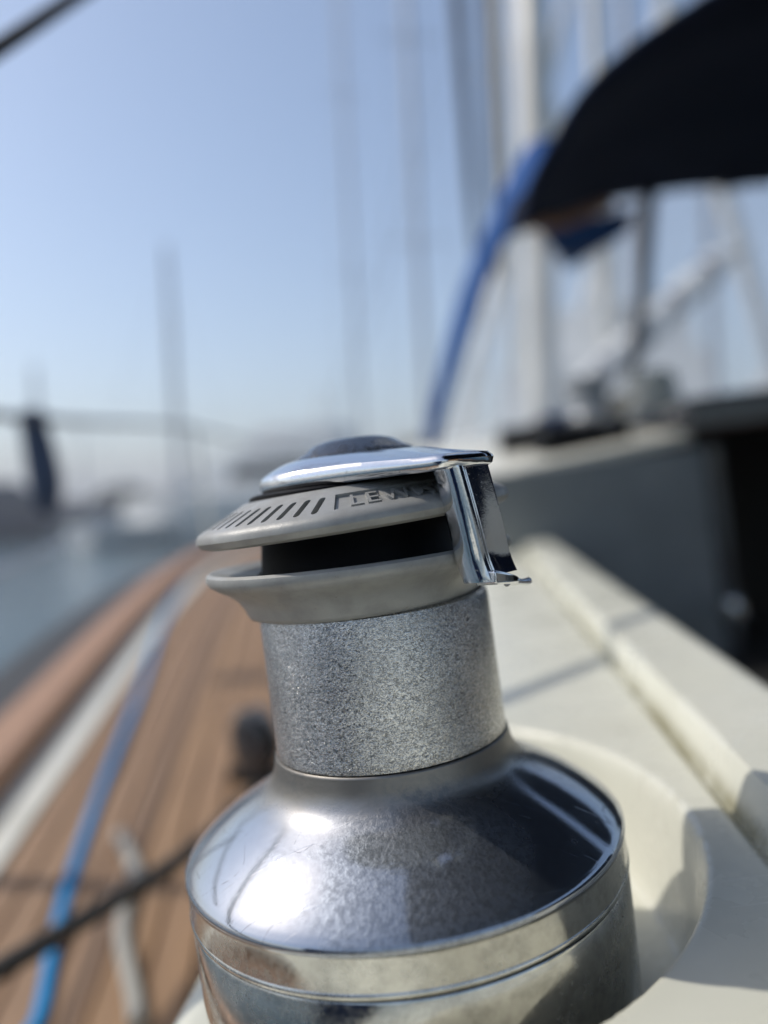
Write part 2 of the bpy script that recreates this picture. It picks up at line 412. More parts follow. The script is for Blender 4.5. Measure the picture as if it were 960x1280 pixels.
solidify(rf.build('coachroof', M['gel'], cab, 40), 0.02, -1)
hs = G().box(L_((0.57, yb-0.02, 0.225)), L_((1.36, yb+0.75, 0.29))); bevel(hs.build('sliding_hatch', M['lacquer'], cab, 0), 0.01)
ci = G().box(L_((0.585, yb+0.052, -0.9)), L_((1.335, yb+0.9, 0.222)))
ci.f.pop(2)                                    # open towards the cockpit
ci.build('interior', M['interior'], cab, 0)
tr_ = G().box(L_((0.597, yb-0.012, -0.25)), L_((0.622, yb-0.001, 0.20))); bevel(tr_.build('door_trim', M['lacquer'], cab, 0), 0.003)

cs = G()
cs.box((0.30, -1.6, -0.45), (0.72, 1.13, -0.33)); seat = bevel(cs.build('cockpit_seat', M['teak'], None, 0, 'boat'), 0.02); tag(seat, kind='structure')
cs = G().box((1.60, -1.6, -0.45), (2.02, 1.13, -0.33)); tag(bevel(cs.build('cockpit_seat', M['teak'], None, 0, 'boat'), 0.02), kind='structure')
cs = G().box((1.98, -1.6, -0.45), (2.30, 1.13, 0.05)); tag(bevel(cs.build('coaming', M['gel'], None, 0, 'boat'), 0.03), kind='structure')
cs = G().box((0.70, -1.8, -0.95), (1.62, 1.13, -0.85)); fl = cs.build('cockpit_floor', M['teak'], None, 0, 'boat'); tag(fl, kind='structure')

# ================================================================== WINCH
win = empty('winch', (0, 0, 0), 'boat')
tag(win, 'large chrome self-tailing winch in sharp focus on the cream coaming', 'winch')
g = G().lathe([(0.066, 0.0006), (0.0722, 0.0006), (0.0727, 0.003), (0.0733, 0.030), (0.0736, 0.0555), (0.0732, 0.0562), (0.071, 0.0563)], 192)
g.build('base', M['band'], win, 35)
g = G().lathe([(0.071, 0.0571), (0.0738, 0.0571), (0.0740, 0.0574), (0.07405, 0.0579), (0.0740, 0.0584), (0.0737, 0.0588), (0.0736, 0.0672), (0.0738, 0.0680)], 192)
g.build('band', M['band'], win, 35)
prof = [(0.0738, 0.0681), (0.0741, 0.0690), (0.0740, 0.0699), (0.0734, 0.0708)]
pp = spline([Vector((r, 0, zz)) for r, zz in ((0.0734, 0.0708), (0.0716, 0.0727), (0.0681, 0.0756), (0.0632, 0.0791), (0.0572, 0.0828), (0.0513, 0.0861), (0.0466, 0.0890), (0.0433, 0.0921), (0.0414, 0.0957), (0.0405, 0.0995), (0.0402, 0.1012))], 5)
prof += [(p.x, p.z) for p in pp[1:]] + [(0.0398, 0.1016), (0.0386, 0.1017)]
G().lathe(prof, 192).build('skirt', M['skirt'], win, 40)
G().lathe([(0.0386, 0.1018), (0.0397, 0.1021), (0.0396, 0.106), (0.0394, 0.125), (0.0393, 0.146), (0.0390, 0.1482), (0.0375, 0.1490)], 192).build('drum', M['knurl'], win, 40)
JC = (-0.003, 0.0)
lj = G().lathe([(0.036, 0.1478), (0.0392, 0.1487), (0.0400, 0.1501), (0.0408, 0.1522), (0.0425, 0.1550), (0.0457, 0.1577), (0.0492, 0.1597), (0.0512, 0.1612), (0.0520, 0.1628), (0.0517, 0.1644), (0.0505, 0.1652), (0.0470, 0.1645), (0.042, 0.1632), (0.035, 0.1626)], 160, JC)
lj.build('lower_jaw', M['jaw'], win, 45)
hub = G().lathe([(0.028, 0.1595), (0.0345, 0.1606), (0.0335, 0.164), (0.0325, 0.172), (0.0340, 0.176), (0.028, 0.178)], 96, JC)
hub.build('rope_groove', M['black'], win, 40)
# upper jaw: cone plate with slots and a sunk name panel
def cone_z(r): return 0.1788 + (0.0515-r)*0.47
ujp = [(0.034, 0.1730), (0.0498, 0.1728), (0.0523, 0.1736), (0.0535, 0.1754), (0.0534, 0.1768), (0.0526, 0.1780), (0.0515, cone_z(0.0515)), (0.0475, cone_z(0.0475)), (0.041, cone_z(0.041)), (0.0375, cone_z(0.0375)), (0.0362, cone_z(0.0362)+0.0001), (0.034, 0.1864)]
g = G().lathe(ujp+[ujp[0]], 160, JC)
uj = g.build('upper_jaw', M['jaw'], win, 45)
bm = bmesh.new(); bm.from_mesh(uj.data); bmesh.ops.remove_doubles(bm, verts=bm.verts, dist=1e-6); bmesh.ops.recalc_face_normals(bm, faces=bm.faces); bm.to_mesh(uj.data); bm.free()
def cone_pt(az, r, h=0.0):      # az in degrees from the front, positive to the right; h along the cone's normal
    a = R(az); nx = 0.425; nz = 0.905
    rr = r + h*nx
    return Vector((JC[0]+rr*math.sin(a), JC[1]-rr*math.cos(a), cone_z(r)+h*nz))
cut = G()
SLOT = [-9.5-6.3*i for i in range(22)] 
for a0 in SLOT:
    ring = []
    for t in range(12):         # capsule outline
        th = math.pi*t/5 if t < 6 else math.pi + math.pi*(t-6)/5
        cx = math.cos(th)*0.00098; cy = (0.0036 if t < 6 else -0.0036) + math.sin(th)*0.00098
        ring.append((cx, cy))
    v = []
    for h in (0.002, -0.0022):
        for cx, cy in ring:
            r = 0.0455 + (-cy); az = a0 + math.degrees((cx + cy*0.16)/r)
            v.append(cone_pt(az, r, h))
    n = 12
    cut.add(v, [tuple(range(n)), tuple(range(n, 2*n))] + [(i, (i+1) % n, n+(i+1) % n, n+i) for i in range(n)])
def sector(a0, a1, r0, r1, h0, h1, n=24):
    v = []; f = []
    for i in range(n+1):
        az = a0+(a1-a0)*i/n
        v += [cone_pt(az, r0, h0), cone_pt(az, r1, h0), cone_pt(az, r1, h1), cone_pt(az, r0, h1)]
    for i in range(n):
        for q in range(4): f.append((i*4+q, i*4+(q+1) % 4, i*4+4+(q+1) % 4, i*4+4+q))
    f += [(0, 1, 2, 3), (n*4+3, n*4+2, n*4+1, n*4)]
    return v, f
cut.add(*sector(-3.5, 54, 0.0405, 0.0494, -0.0010, 0.002))
cu = cut.build('cutter', M['jaw'], win, 0)
b = uj.modifiers.new('cut', 'BOOLEAN'); b.object = cu; b.operation = 'DIFFERENCE'; b.solver = 'EXACT'
apply(uj); bpy.data.objects.remove(cu)
uj.data.set_sharp_from_angle(angle=R(35))
bevel(uj, 0.00025, 2)
uj.matrix_basis = Matrix.Translation((-0.0565, 0, 0.176)) @ Matrix.Rotation(R(-1.9), 4, 'Y') @ Matrix.Translation((0.0565, 0, -0.176))   # the sprung plate sits slightly askew
fc = bpy.data.curves.new('t', 'FONT'); fc.body = 'LEWMAR'; fc.extrude = 0.06; fc.size = 1.0; fc.space_character = 1.12; fc.offset = 0.004
fo = bpy.data.objects.new('t', fc); COL.objects.link(fo)
bpy.context.view_layer.update()
tm = bpy.data.meshes.new_from_object(fo.evaluated_get(bpy.context.evaluated_depsgraph_get()))
bpy.data.objects.remove(fo)
xmax = max(v.co.x for v in tm.vertices); hmax = max(v.co.y for v in tm.vertices)
for v in tm.vertices:
    az = 1.5 + 49*v.co.x/xmax; r = 0.0481 - 0.0062*v.co.y/hmax
    v.co = cone_pt(az, r, -0.00105 + (v.co.z+0.06)/0.12*0.00100)
tm.name = 'lettering'; tm.materials.clear(); tm.materials.append(M['jaw'])
lt = bpy.data.objects.new('lettering', tm); COL.objects.link(lt); lt.parent = uj
# collar under the cap
G().lathe([(0.030, 0.1850), (0.0352, 0.1852), (0.0356, 0.1862), (0.0345, 0.1868), (0.0343, 0.1885), (0.0325, 0.1892), (0.028, 0.1893)], 128, JC).build('collar', M['black'], win, 35)
# chrome cap with the wing that carries the feeder arm
CC = (-0.001, 0.0)
def pol(az, r, zz): a = R(az); return Vector((JC[0]+r*math.sin(a), JC[1]-r*math.cos(a), zz))
NA = 240
ang = [2*math.pi*i/NA for i in range(NA)]
def support(th):                # support function of the cap disc and of the rounded wing end
    u = Vector((math.cos(th), math.sin(th), 0))
    ends = [pol(29.5, 0.0592, 0), pol(33, 0.0597, 0), pol(37, 0.0597, 0), pol(43, 0.0592, 0), pol(47.5, 0.0580, 0)]
    return max([u.x*CC[0]+u.y*CC[1]+0.0321] + [p.dot(u)+0.0018 for p in ends])
sup = [support(t) for t in ang]
def outline(th):                # distance from the cap centre to the hull in direction th
    u = (math.cos(th), math.sin(th)); best = 1.0
    for t, h in zip(ang, sup):
        dn = u[0]*math.cos(t)+u[1]*math.sin(t)
        if dn > 0.05: best = min(best, (h-CC[0]*math.cos(t)-CC[1]*math.sin(t))/dn)
    return best
rad = [outline(t) for t in ang]
RI = 0.0198
rings = []
def ring_at(fn): rings.append([Vector((CC[0]+fn(i)[0]*math.cos(ang[i]), CC[1]+fn(i)[0]*math.sin(ang[i]), fn(i)[1])) for i in range(NA)])
def wingness(i): return sst(0.034, 0.058, rad[i])
for t in (0.0, 0.12, 0.28, 0.45, 0.62, 0.78, 0.90, 0.965):
    ring_at(lambda i, t=t: (RI+(rad[i]-RI)*t, 0.1988-(0.0048+0.0016*wingness(i))*t**1.7 - 0.0010*wingness(i)*math.sin(math.pi*t)))
for dr, dz in ((0.0000, 0.1930), (0.0003, 0.1912), (-0.0003, 0.1896), (-0.0016, 0.1889)):
    ring_at(lambda i, dr=dr, dz=dz: (rad[i]+dr, dz-0.0003*wingness(i)-0.0012*wingness(i)*(dz > 0.192)))
ring_at(lambda i: (0.0265, 0.1892)); ring_at(lambda i: (0.0250, 0.1893))
m_ = len(rings); v = [rings[q][i] for i in range(NA) for q in range(m_)]; f = []
for i in range(NA):
    j = (i+1) % NA
    for q in range(m_-1): f.append((i*m_+q, j*m_+q, j*m_+q+1, i*m_+q+1))
capo = G().add(v, f).build('cap', M['chrome'], win, 42)
wing = capo
G().lathe([(0.0208, 0.1978), (0.0208, 0.1989), (0.0201, 0.1995), (0.0175, 0.2007), (0.0143, 0.2030), (0.0105, 0.2042), (0.005, 0.2046), (0.0002, 0.2047)], 96, (CC[0]+0.001, 0.0)).build('cap_button', M['button'], capo, 40)
# feeder arm: a bent chrome plate that hangs from the wing outside the jaws
sec = [(23.5, 0.0540), (23.5, 0.0572), (24.0, 0.0594), (25.5, 0.0608), (27.5, 0.0604), (29.5, 0.0584), (32.5, 0.0574), (36, 0.0572), (39, 0.0574), (42, 0.0579), (45.5, 0.0586)]
sec = [(p.x, p.y) for p in spline([Vector((a, r*1000, 0)) for a, r in sec], 4)]
sec = [(31.0+(a-23.5)*0.70, r/1000-0.0012) for a, r in sec]
rows = []
NZ = 22
for i in range(NZ+1):
    t = i/NZ
    zz = 0.1898 - 0.0341*t
    row = []
    for j, (a, r) in enumerate(sec):
        s = j/(len(sec)-1)
        az = a + 5.0*t + 1.5*t*s
        rr = r + 0.0004*math.sin(t*math.pi) + 0.0014*max(0, (t-0.75)/0.25)**2
        row.append(pol(az, rr, zz + 0.0005*s))
    rows.append(row)
arm = G().grid(rows).build('feeder_arm', M['chrome'], win, 60)
solidify(arm, 0.0028, 0); bevel(arm, 0.0009, 3)
# foot at the lower end, running out to a thin finger
v = []; f = []
NF = 20
for i in range(NF+1):           # solid tapering toe under the arm
    t = i/NF; az = 37.5 + 19*t
    r0 = 0.0556 + 0.0012*t; r1 = r0 + 0.0072*(1-t)**0.8 + 0.0016
    zb = 0.1544 - 0.0028*t; hgt = 0.0042*(1-0.6*t)
    v += [pol(az, r0, zb), pol(az, r1, zb+0.0004), pol(az, r1, zb+0.0004+hgt), pol(az, r0, zb+hgt)]
for i in range(NF):
    for q in range(4): f.append((i*4+q, i*4+(q+1) % 4, i*4+4+(q+1) % 4, i*4+4+q))
f += [(3, 2, 1, 0), tuple(NF*4+q for q in range(4))]
ft = G().add(v, f).build('foot', M['chrome'], arm, 50); bevel(ft, 0.0009, 3)
tip = G().tube([pol(51, 0.0570, 0.1534), pol(54.5, 0.0575, 0.1528), pol(58, 0.0582, 0.1520), pol(60.5, 0.0588, 0.1516), pol(62, 0.0590, 0.1516)], [0.0016, 0.0014, 0.0010, 0.0012, 0.0013], 10)
tip.build('finger', M['chrome'], arm, 50)
for sgn in (0, 1):
    p = pol(33+8*sgn, 0.0520, 0.1921)
    G().lathe([(0.0, 0.0010), (0.0012, 0.0009), (0.0019, 0.0003), (0.0020, -0.0010)], 20).build('screw', M['chrome'], wing, 40).location = p

# ================================================================== THINGS ON DECK
# cap rail
def rail():
    v = []; f = []
    P_ = [(-0.160, -0.02), (-0.078, -0.02), (-0.078, 0.024), (-0.072, 0.028), (-0.072, 0.042), (-0.080, 0.049), (-0.165, 0.051), (-0.176, 0.042), (-0.176, 0.026), (-0.166, 0.020)]
    n = len(P_)
    for y in YS:
        for ox, oz in P_: v.append(Vector((deck_x(y)+ox, y, deck_z(y)+oz)))
    for i in range(len(YS)-1):
        for q in range(n): f.append((i*n+q, i*n+(q+1) % n, (i+1)*n+(q+1) % n, (i+1)*n+q))
    f += [tuple(range(n)), tuple(range((len(YS)-1)*n, len(YS)*n))]
    return v, f
ro = G().add(*rail()).build('cap_rail', M['teakrail'], None, 35, 'boat')
tag(ro, 'varnished teak rail along the outer edge of the side deck', 'rail')
# lifeline
ll = empty('lifeline', (deck_x(0.6)-0.11, 0.6, deck_z(0.6)+0.09), 'boat')
tag(ll, 'blurred steel guard wire on stanchions above the teak rail', 'lifeline')
o0 = Vector(ll.location)
def rail_pt(y, h): return Vector((deck_x(y)-0.11, y, deck_z(y)+h)) - o0
for h in (0.61, 0.33):
    pts = []
    for y in [0.2+0.3*i for i in range(22)]: pts.append(rail_pt(y, h-0.012*math.sin(math.pi*((y-0.7) % 2.6)/2.6)))
    G().tube(pts, 0.0085 if h > 0.5 else 0.005, 8).build('wire', M['darkmast'] if h > 0.5 else M['steel'], ll)
for y in (0.7, 3.3, 5.9): G().tube([rail_pt(y, 0.09), rail_pt(y, 0.63)], 0.0125, 10).build('stanchion', M['steel'], ll)
# navy bundle hung on the wire
p0 = at(48, 560, 1.72)
bn = G().tube(spline([p0+Vector((0.0, 0, 0.085)), p0+Vector((-0.004, 0, 0.05)), p0, p0+Vector((0.004, 0, -0.08)), p0+Vector((0.0, 0, -0.15))], 4),
              [0.020, 0.026, 0.03, 0.032, 0.032, 0.03, 0.031, 0.033, 0.034, 0.034, 0.036, 0.036, 0.036, 0.034, 0.03, 0.024, 0.012], 12)
tag(bn.build('rope_bag', M['bag'], None, 40, 'boat'), 'navy blue bag hanging from the guard wire at the left edge', 'bag')
# blue webbing
pts = spline([at(25, 1335, 0.66), at(48, 1275, 0.702), at(75, 1140, 0.862), at(125, 990, 1.157), at(175, 865, 1.62), at(203, 780, 2.22), at(236, 722, 3.0)], 7)
rows = []
for i, p in enumerate(pts):
    p = p.copy(); p.z = deck_z(p.y) + 0.006
    t = (pts[min(i+1, len(pts)-1)]-pts[max(i-1, 0)]).normalized(); sd = Vector((t.y, -t.x, 0)).normalized()
    wd = 0.0072
    tw = 0.2*math.sin(i*0.55)
    rows.append([p - sd*wd*math.cos(tw) + Vector((0, 0, wd*abs(math.sin(tw)))), p + Vector((0, 0, 0.003)), p + sd*wd*math.cos(tw)])
wb = G().grid(rows).build('webbing_strap', M['webbing'], None, 60, 'boat'); solidify(wb, 0.0025, 1)
tag(wb, 'bright blue webbing strap lying along the teak side deck', 'strap')
# block and lines
bp = at(322, 962, 1.12); bp.z = deck_z(bp.y)+0.001
bl = empty('deck_block', bp, 'boat'); bl.rotation_euler.z = R(-35)
tag(bl, 'dark pulley block with grey cheeks on the teak just behind the winch', 'block')
bevel(G().box((-0.05, -0.022, 0.0), (0.05, 0.022, 0.016)).build('base_plate', M['black'], bl, 0), 0.004)
sh = G().lathe([(0.010, -0.012), (0.034, -0.011), (0.028, -0.004), (0.028, 0.004), (0.034, 0.011), (0.010, 0.012)], 32)
s1 = sh.build('sheave', M['black'], bl, 40); s1.rotation_euler.x = R(90); s1.location = (0, 0, 0.058)
for sy in (-1, 1):
    ck = G(); ck.lathe([(0.0, 0.004), (0.030, 0.003), (0.038, 0.0), (0.040, -0.003), (0.0, -0.003)], 32)
    o = ck.build('cheek', M['lacquer'] if sy < 0 else M['silver'], bl, 40); o.rotation_euler.x = R(90 if sy < 0 else -90); o.location = (0, sy*0.016, 0.058); o.scale = (1.0, 1.25, 1)
pts = [at(-120, 1292, 0.55), at(0, 1214, 0.62), at(120, 1142, 0.71), at(240, 1064, 0.84), at(318, 996, 1.03)]
pts[-1].z = max(pts[-1].z, deck_z(pts[-1].y)+0.03)
br = G().tube(spline(pts, 8), 0.0092, 12).build('black_line', M['ropeblack'], None, 60, 'boat')
tag(br, 'taut black line crossing over the blue strap to the pulley block', 'rope')
pts = [at(150, 1075, 1.0), at(168, 1110, 0.9), at(160, 1160, 0.85), at(154, 1205, 0.8), at(158, 1250, 0.76), at(170, 1310, 0.70), at(176, 1360, 0.66)]
for p in pts: p.z = deck_z(p.y)+0.008
wr = G().tube(spline(pts, 8), 0.0082, 12).build('white_line', M['ropewhite'], None, 60, 'boat')
tag(wr, 'short slack white line lying on the teak below the black line', 'rope')
# dark line overhead, upper left
a_, b_ = at(0, 68, 0.72), at(110, -4, 0.90); dv = b_-a_
ov = G().tube([a_-dv*5.2, a_-dv*2, a_, b_, b_+dv*12], 0.0082, 12).build('overhead_line', M['ropeblack'], None, 60, 'boat')
tag(ov, 'dark blurred line slanting across the top left corner of the sky', 'rope')

# ------------------------------------------------------------------ sprayhood
sp = empty('sprayhood', at(780, 560, 2.0), 'boat'); so = Vector(sp.location)
tag(sp, 'blue canvas sprayhood with clear windows, coloured dark for shade and bright for sun', 'sprayhood')
def S(px, py, d): return at(px, py, d) - so
XM = 1.12 - so.x
def arch(pts, top):
    pts = [Vector(p) for p in pts]
    y = pts[-1].y
    mid = Vector((XM, y, top - so.z))
    right = [Vector((2*XM-p.x, p.y, p.z)) for p in reversed(pts)]
    return spline(pts + [mid] + right, 5)
A0 = arch([S(652, 285, 1.3), S(660, 245, 1.3), S(682, 200, 1.3), S(740, 110, 1.3), S(850, 26, 1.3), S(960, -25, 1.3)], CAM_B.z+0.80)
B0 = arch([S(632, 300, 1.55), S(636, 262, 1.55), S(660, 205, 1.55), S(735, 140, 1.55), S(850, 75, 1.55), S(960, 42, 1.55)], CAM_B.z+0.835)
W0 = arch([S(655, 292, 2.15), S(665, 286, 2.15), S(690, 277, 2.15), S(740, 258, 2.15), S(850, 240, 2.15), S(960, 234, 2.15)], CAM_B.z+0.725)
B1 = arch([S(640, 296, 1.85), S(645, 278, 1.85), S(668, 240, 1.85), S(735, 190, 1.85), S(850, 150, 1.85), S(960, 130, 1.85)], CAM_B.z+0.825)
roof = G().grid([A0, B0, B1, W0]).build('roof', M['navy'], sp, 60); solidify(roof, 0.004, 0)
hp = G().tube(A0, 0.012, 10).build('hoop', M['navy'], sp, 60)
LW = [S(658, 276, 1.29), S(626, 310, 1.6), S(592, 398, 2.0), S(556, 515, 2.5), S(545, 560, 2.7)]
UP = [S(690, 176, 1.31), S(654, 190, 1.62), S(606, 285, 2.0), S(564, 400, 2.45), S(527, 558, 2.75)]
LWs, UPs = spline(LW, 5), spline(UP, 5)
rows = []
for a, b in zip(LWs, UPs):
    mid = a.lerp(b, 0.5) + Vector((-0.012, 0, 0.0)); rows.append([a, mid, b])
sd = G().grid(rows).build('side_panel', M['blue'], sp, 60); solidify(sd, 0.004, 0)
sd['label'] = 'side panel of the sprayhood, sunlight coloured in as bright blue'
# front windows
base = [S(548, 560, 2.72), S(640, 556, 2.8), S(730, 553, 2.85), S(810, 550, 2.9), S(890, 546, 2.9), S(985, 540, 2.9), S(1080, 534, 2.9)]
topw = [S(652, 294, 2.16), S(670, 287, 2.16), S(730, 263, 2.16), S(806, 246, 2.16), S(890, 238, 2.16), S(975, 234, 2.16), S(1060, 232, 2.16)]
for i in range(6):
    if i == 3: pass
    q = [topw[i], topw[i+1], base[i+1], base[i]]
    G().add(q, [(0, 1, 2, 3)]).build('window_pane', M['vinyl'], sp, 0)
for i in (3,):
    G().tube([topw[i]+Vector((0, -0.02, 0)), S(798, 380, 2.45), S(783, 500, 2.75), base[i]+Vector((-0.06, -0.02, 0))], 0.021, 10).build('pole', M['darkmast'], sp, 50)
G().tube([S(650, 284, 2.1), S(700, 280, 2.1), S(760, 256, 2.1)], 0.018, 8).build('seam', M['teakrail'], sp, 50)
tri = G().add([S(672, 290, 2.14), S(790, 262, 2.14), S(782, 292, 2.24), S(705, 338, 2.32)], [(0, 1, 2, 3)]).build('corner_patch', M['blue'], sp, 0); solidify(tri, 0.004, 0)  # canvas corner, light coming through put in as bright blue

# unseen bimini read off the dark reflections, widened to darken the metal further
bi = empty('bimini', (1.25, -0.4, 1.0), 'boat'); tag(bi, 'unseen navy awning over the cockpit, widened to darken reflections', 'awning')
rows = []
for i in range(9):
    y = -1.5 + 2.55*i/8
    xl_ = -1.30 + 0.8*sst(0.55, 1.0, i/8); drop = 0.22*sst(0.6, 1.0, i/8)
    rows.append([Vector((xl_+(1.2-xl_)*j/10, y+0.4, 0.22 + 0.22*math.cos((j/10-0.5)*2.6) - drop)) for j in range(11)])
can = G().grid(rows).build('canopy', M['navy'], bi, 60); solidify(can, 0.004, 0)
for i in (0, 4, 8): G().tube([p+Vector((0, 0, -0.02)) for p in rows[i]], 0.012, 8).build('bow', M['steel'], bi, 50)

wc = empty('added_dark_cloth', (2.26, -0.3, 0.06), 'boat'); tag(wc, 'unseen navy cloth added along the starboard side to darken reflections', 'cloth')  # added out of view, puts dark reflections into the arm and drum
solidify(G().grid([[Vector((0.012*math.sin(i*1.3), -1.3+2.5*i/24, 0.0+0.6*j/4)) for j in range(5)] for i in range(25)]).build('panel', M['navy'], wc, 60), 0.003)
for i in range(4): G().tube([(0.02, -1.3+2.5*i/3, -0.05), (0.02, -1.3+2.5*i/3, 0.63)], 0.0125, 8).build('stanchion', M['steel'], wc, 50)
wc = empty('added_dark_cloth', (-0.66, -1.15, -0.29), 'boat'); tag(wc, 'unseen navy cloth added along the port side to darken reflections', 'cloth')  # second unseen cloth, added to darken the left of the drum and bands
solidify(G().grid([[Vector((0.012*math.sin(i*1.3)+0.02*i/24, -0.75+1.3*i/24, 0.06+0.6*j/4)) for j in range(5)] for i in range(25)]).build('panel', M['cover'], wc, 60), 0.003)
for i in range(2): G().tube([(-0.02+0.02*i, -0.75+1.3*i, -0.05), (-0.02+0.02*i, -0.75+1.3*i, 0.69)], 0.0125, 8).build('stanchion', M['steel'], wc, 50)
# clutter on the coachroof
def on_roof(px, d):
    p = at(px, 566, d); y = p.y
    p.z = 0.291 if p.x > 0.57 and y < 1.88 else 0.2045 + (y-1.138)*0.1045 + 0.026*min(1, max(0, (p.x-0.26)/0.32)) + 0.001
    return p
def pod(name, px, py, d, prof, mat, label, cat):
    p = on_roof(px, d) if d > 1.5 else at(px, py, d); o = G().lathe(prof, 40).build(name, mat, None, 40, 'boat'); o.location = p
    return tag(o, label, cat)
WP = [(0.0, 0.0), (0.075, 0.0), (0.075, 0.02), (0.05, 0.045), (0.042, 0.06), (0.045, 0.10), (0.056, 0.108), (0.054, 0.118), (0.056, 0.128), (0.03, 0.136), (0.0, 0.137)]
pod('coachroof_winch', 742, 575, 1.75, WP, M['hullgrey'], 'blurred grey winch on the coachroof under the sprayhood pole', 'winch')
pod('vent_cowl', 822, 572, 1.85, [(0, 0), (0.07, 0), (0.072, 0.03), (0.06, 0.05), (0.062, 0.085), (0.05, 0.105), (0.0, 0.11)], M['gel'], 'pale round ventilator on the coachroof beside the dark hatch', 'ventilator')
pod('winch_grip', 916, 762, 1.30, [(0, -0.02), (0.016, -0.018), (0.022, 0), (0.016, 0.018), (0, 0.02)], M['steel'], 'small bright steel knob at the dark companionway', 'knob')

def coil(px, py, d, R_, r_, turns, mat, label):
    p = on_roof(px, d); pts = []
    for i in range(turns*18):
        a = 2*math.pi*i/18; q = R_*(1+0.10*math.sin(i*0.37))
        pts.append((q*math.cos(a), q*math.sin(a)*0.9, r_*(0.6+1.1*i/18) + 0.004*math.sin(i*0.9)))
    o = G().tube(pts, r_, 8).build('rope_coil', mat, None, 60, 'boat'); o.location = p
    tag(o, label, 'rope coil', 'rope coils on the coachroof')
coil(655, 574, 1.75, 0.055, 0.007, 6, M['ropeblack'], 'blurred black rope coil at the outer corner of the coachroof')
coil(700, 570, 1.95, 0.05, 0.007, 6, M['cover'], 'blurred navy rope coil between the black coil and the grey winch')
coil(782, 566, 1.9, 0.05, 0.007, 7, M['covercream'], 'blurred beige rope coil between the grey winch and the ventilator')
cp = on_roof(672, 1.56)
ct = empty('line_clutch', cp, 'boat'); tag(ct, 'row of black line clutches along the shaded coachroof edge', 'line clutch')
for i in range(4):
    bevel(G().box((i*0.045, -0.06, 0.0), (i*0.045+0.036, 0.08, 0.045)).build('body', M['black'], ct, 0), 0.006)
    lv = G().box((i*0.045+0.008, -0.05, 0.046), (i*0.045+0.028, 0.06, 0.058)).build('lever', M['lacquer'], ct, 0)
# own mast and furled sails (stand upright, not with the leaning coaming)
mp = atw(681, 585, 3.9); ml = mp.copy()
ms_ = empty('mast', ml); tag(ms_, 'tall cream mast rising behind the sprayhood', 'mast')
dirm = (atw(661, 0, 3.9) - atw(679, 500, 3.9)); dirm = dirm/dirm.z
me_ = G(); ring = []
n = 20
vv = []
for hgt in (-0.4, 12.0):
    for i in range(n):
        th = 2*math.pi*i/n; vv.append(dirm*hgt + Vector((0.082*math.cos(th), 0.12*math.sin(th), 0)))
me_.add(vv, [(i, (i+1) % n, n+(i+1) % n, n+i) for i in range(n)]).build('shaft', M['alu'], ms_, 60)
G().tube([dirm*1.15+Vector((0.0, -0.14, 0)), dirm*1.15+Vector((0.45, -2.0, 0.06))], 0.065, 12).build('boom', M['alu'], ms_, 60).hide_render = False
for i, (px0, px1, d, lab) in enumerate(((570, 596, 6.0, 'dark furled sail, left of the two standing beside the mast'), (606, 622, 6.4, 'dark furled sail, right of the two and nearest the mast'))):
    a = atw(px1, 345, d); b = atw(px0, 0, d); dv = b-a
    r0 = empty('furled_sail', a); tag(r0, lab, 'furled sail', 'dark furled sails by the mast')
    G().tube([dv*0.0, dv*0.12, dv*0.35, dv*1.0, dv*3.0], [0.02, 0.03, 0.045, 0.05, 0.03], 12).build('sail_roll', M['darkmast'], r0, 60)
    G().tube([dv*-0.8, dv*0.01], 0.008, 6).build('stay', M['steel'], r0, 60)

# ================================================================== HARBOUR
def hull_mesh(L, B, H, sheer=0.25):
    st = []
    for i in range(11):
        t = i/10; x = (t-0.5)*L
        wd = B/2*(0.72+0.28*math.sin(math.pi*min(1, t*1.25)/1.0*0.8)) if t < 0.55 else B/2*max(0.02, 1-((t-0.55)/0.45)**2.1)
        top = H + sheer*(abs(t-0.35)/0.65)**2
        st.append([(x, -wd, top), (x*0.99, -wd*0.93, H*0.35), (x*0.95, -wd*0.6, -0.25), (x*0.95, wd*0.6, -0.25), (x*0.99, wd*0.93, H*0.35), (x, wd, top)])
    g = G(); m = 6
    v = [p for s in st for p in s]; f = []
    for i in range(10):
        for q in range(5): f.append((i*m+q, i*m+q+1, (i+1)*m+q+1, (i+1)*m+q))
        f.append((i*m+5, i*m, (i+1)*m, (i+1)*m+5))
    f += [tuple(range(6)), tuple(60+q for q in range(6))]
    return g.add(v, f)
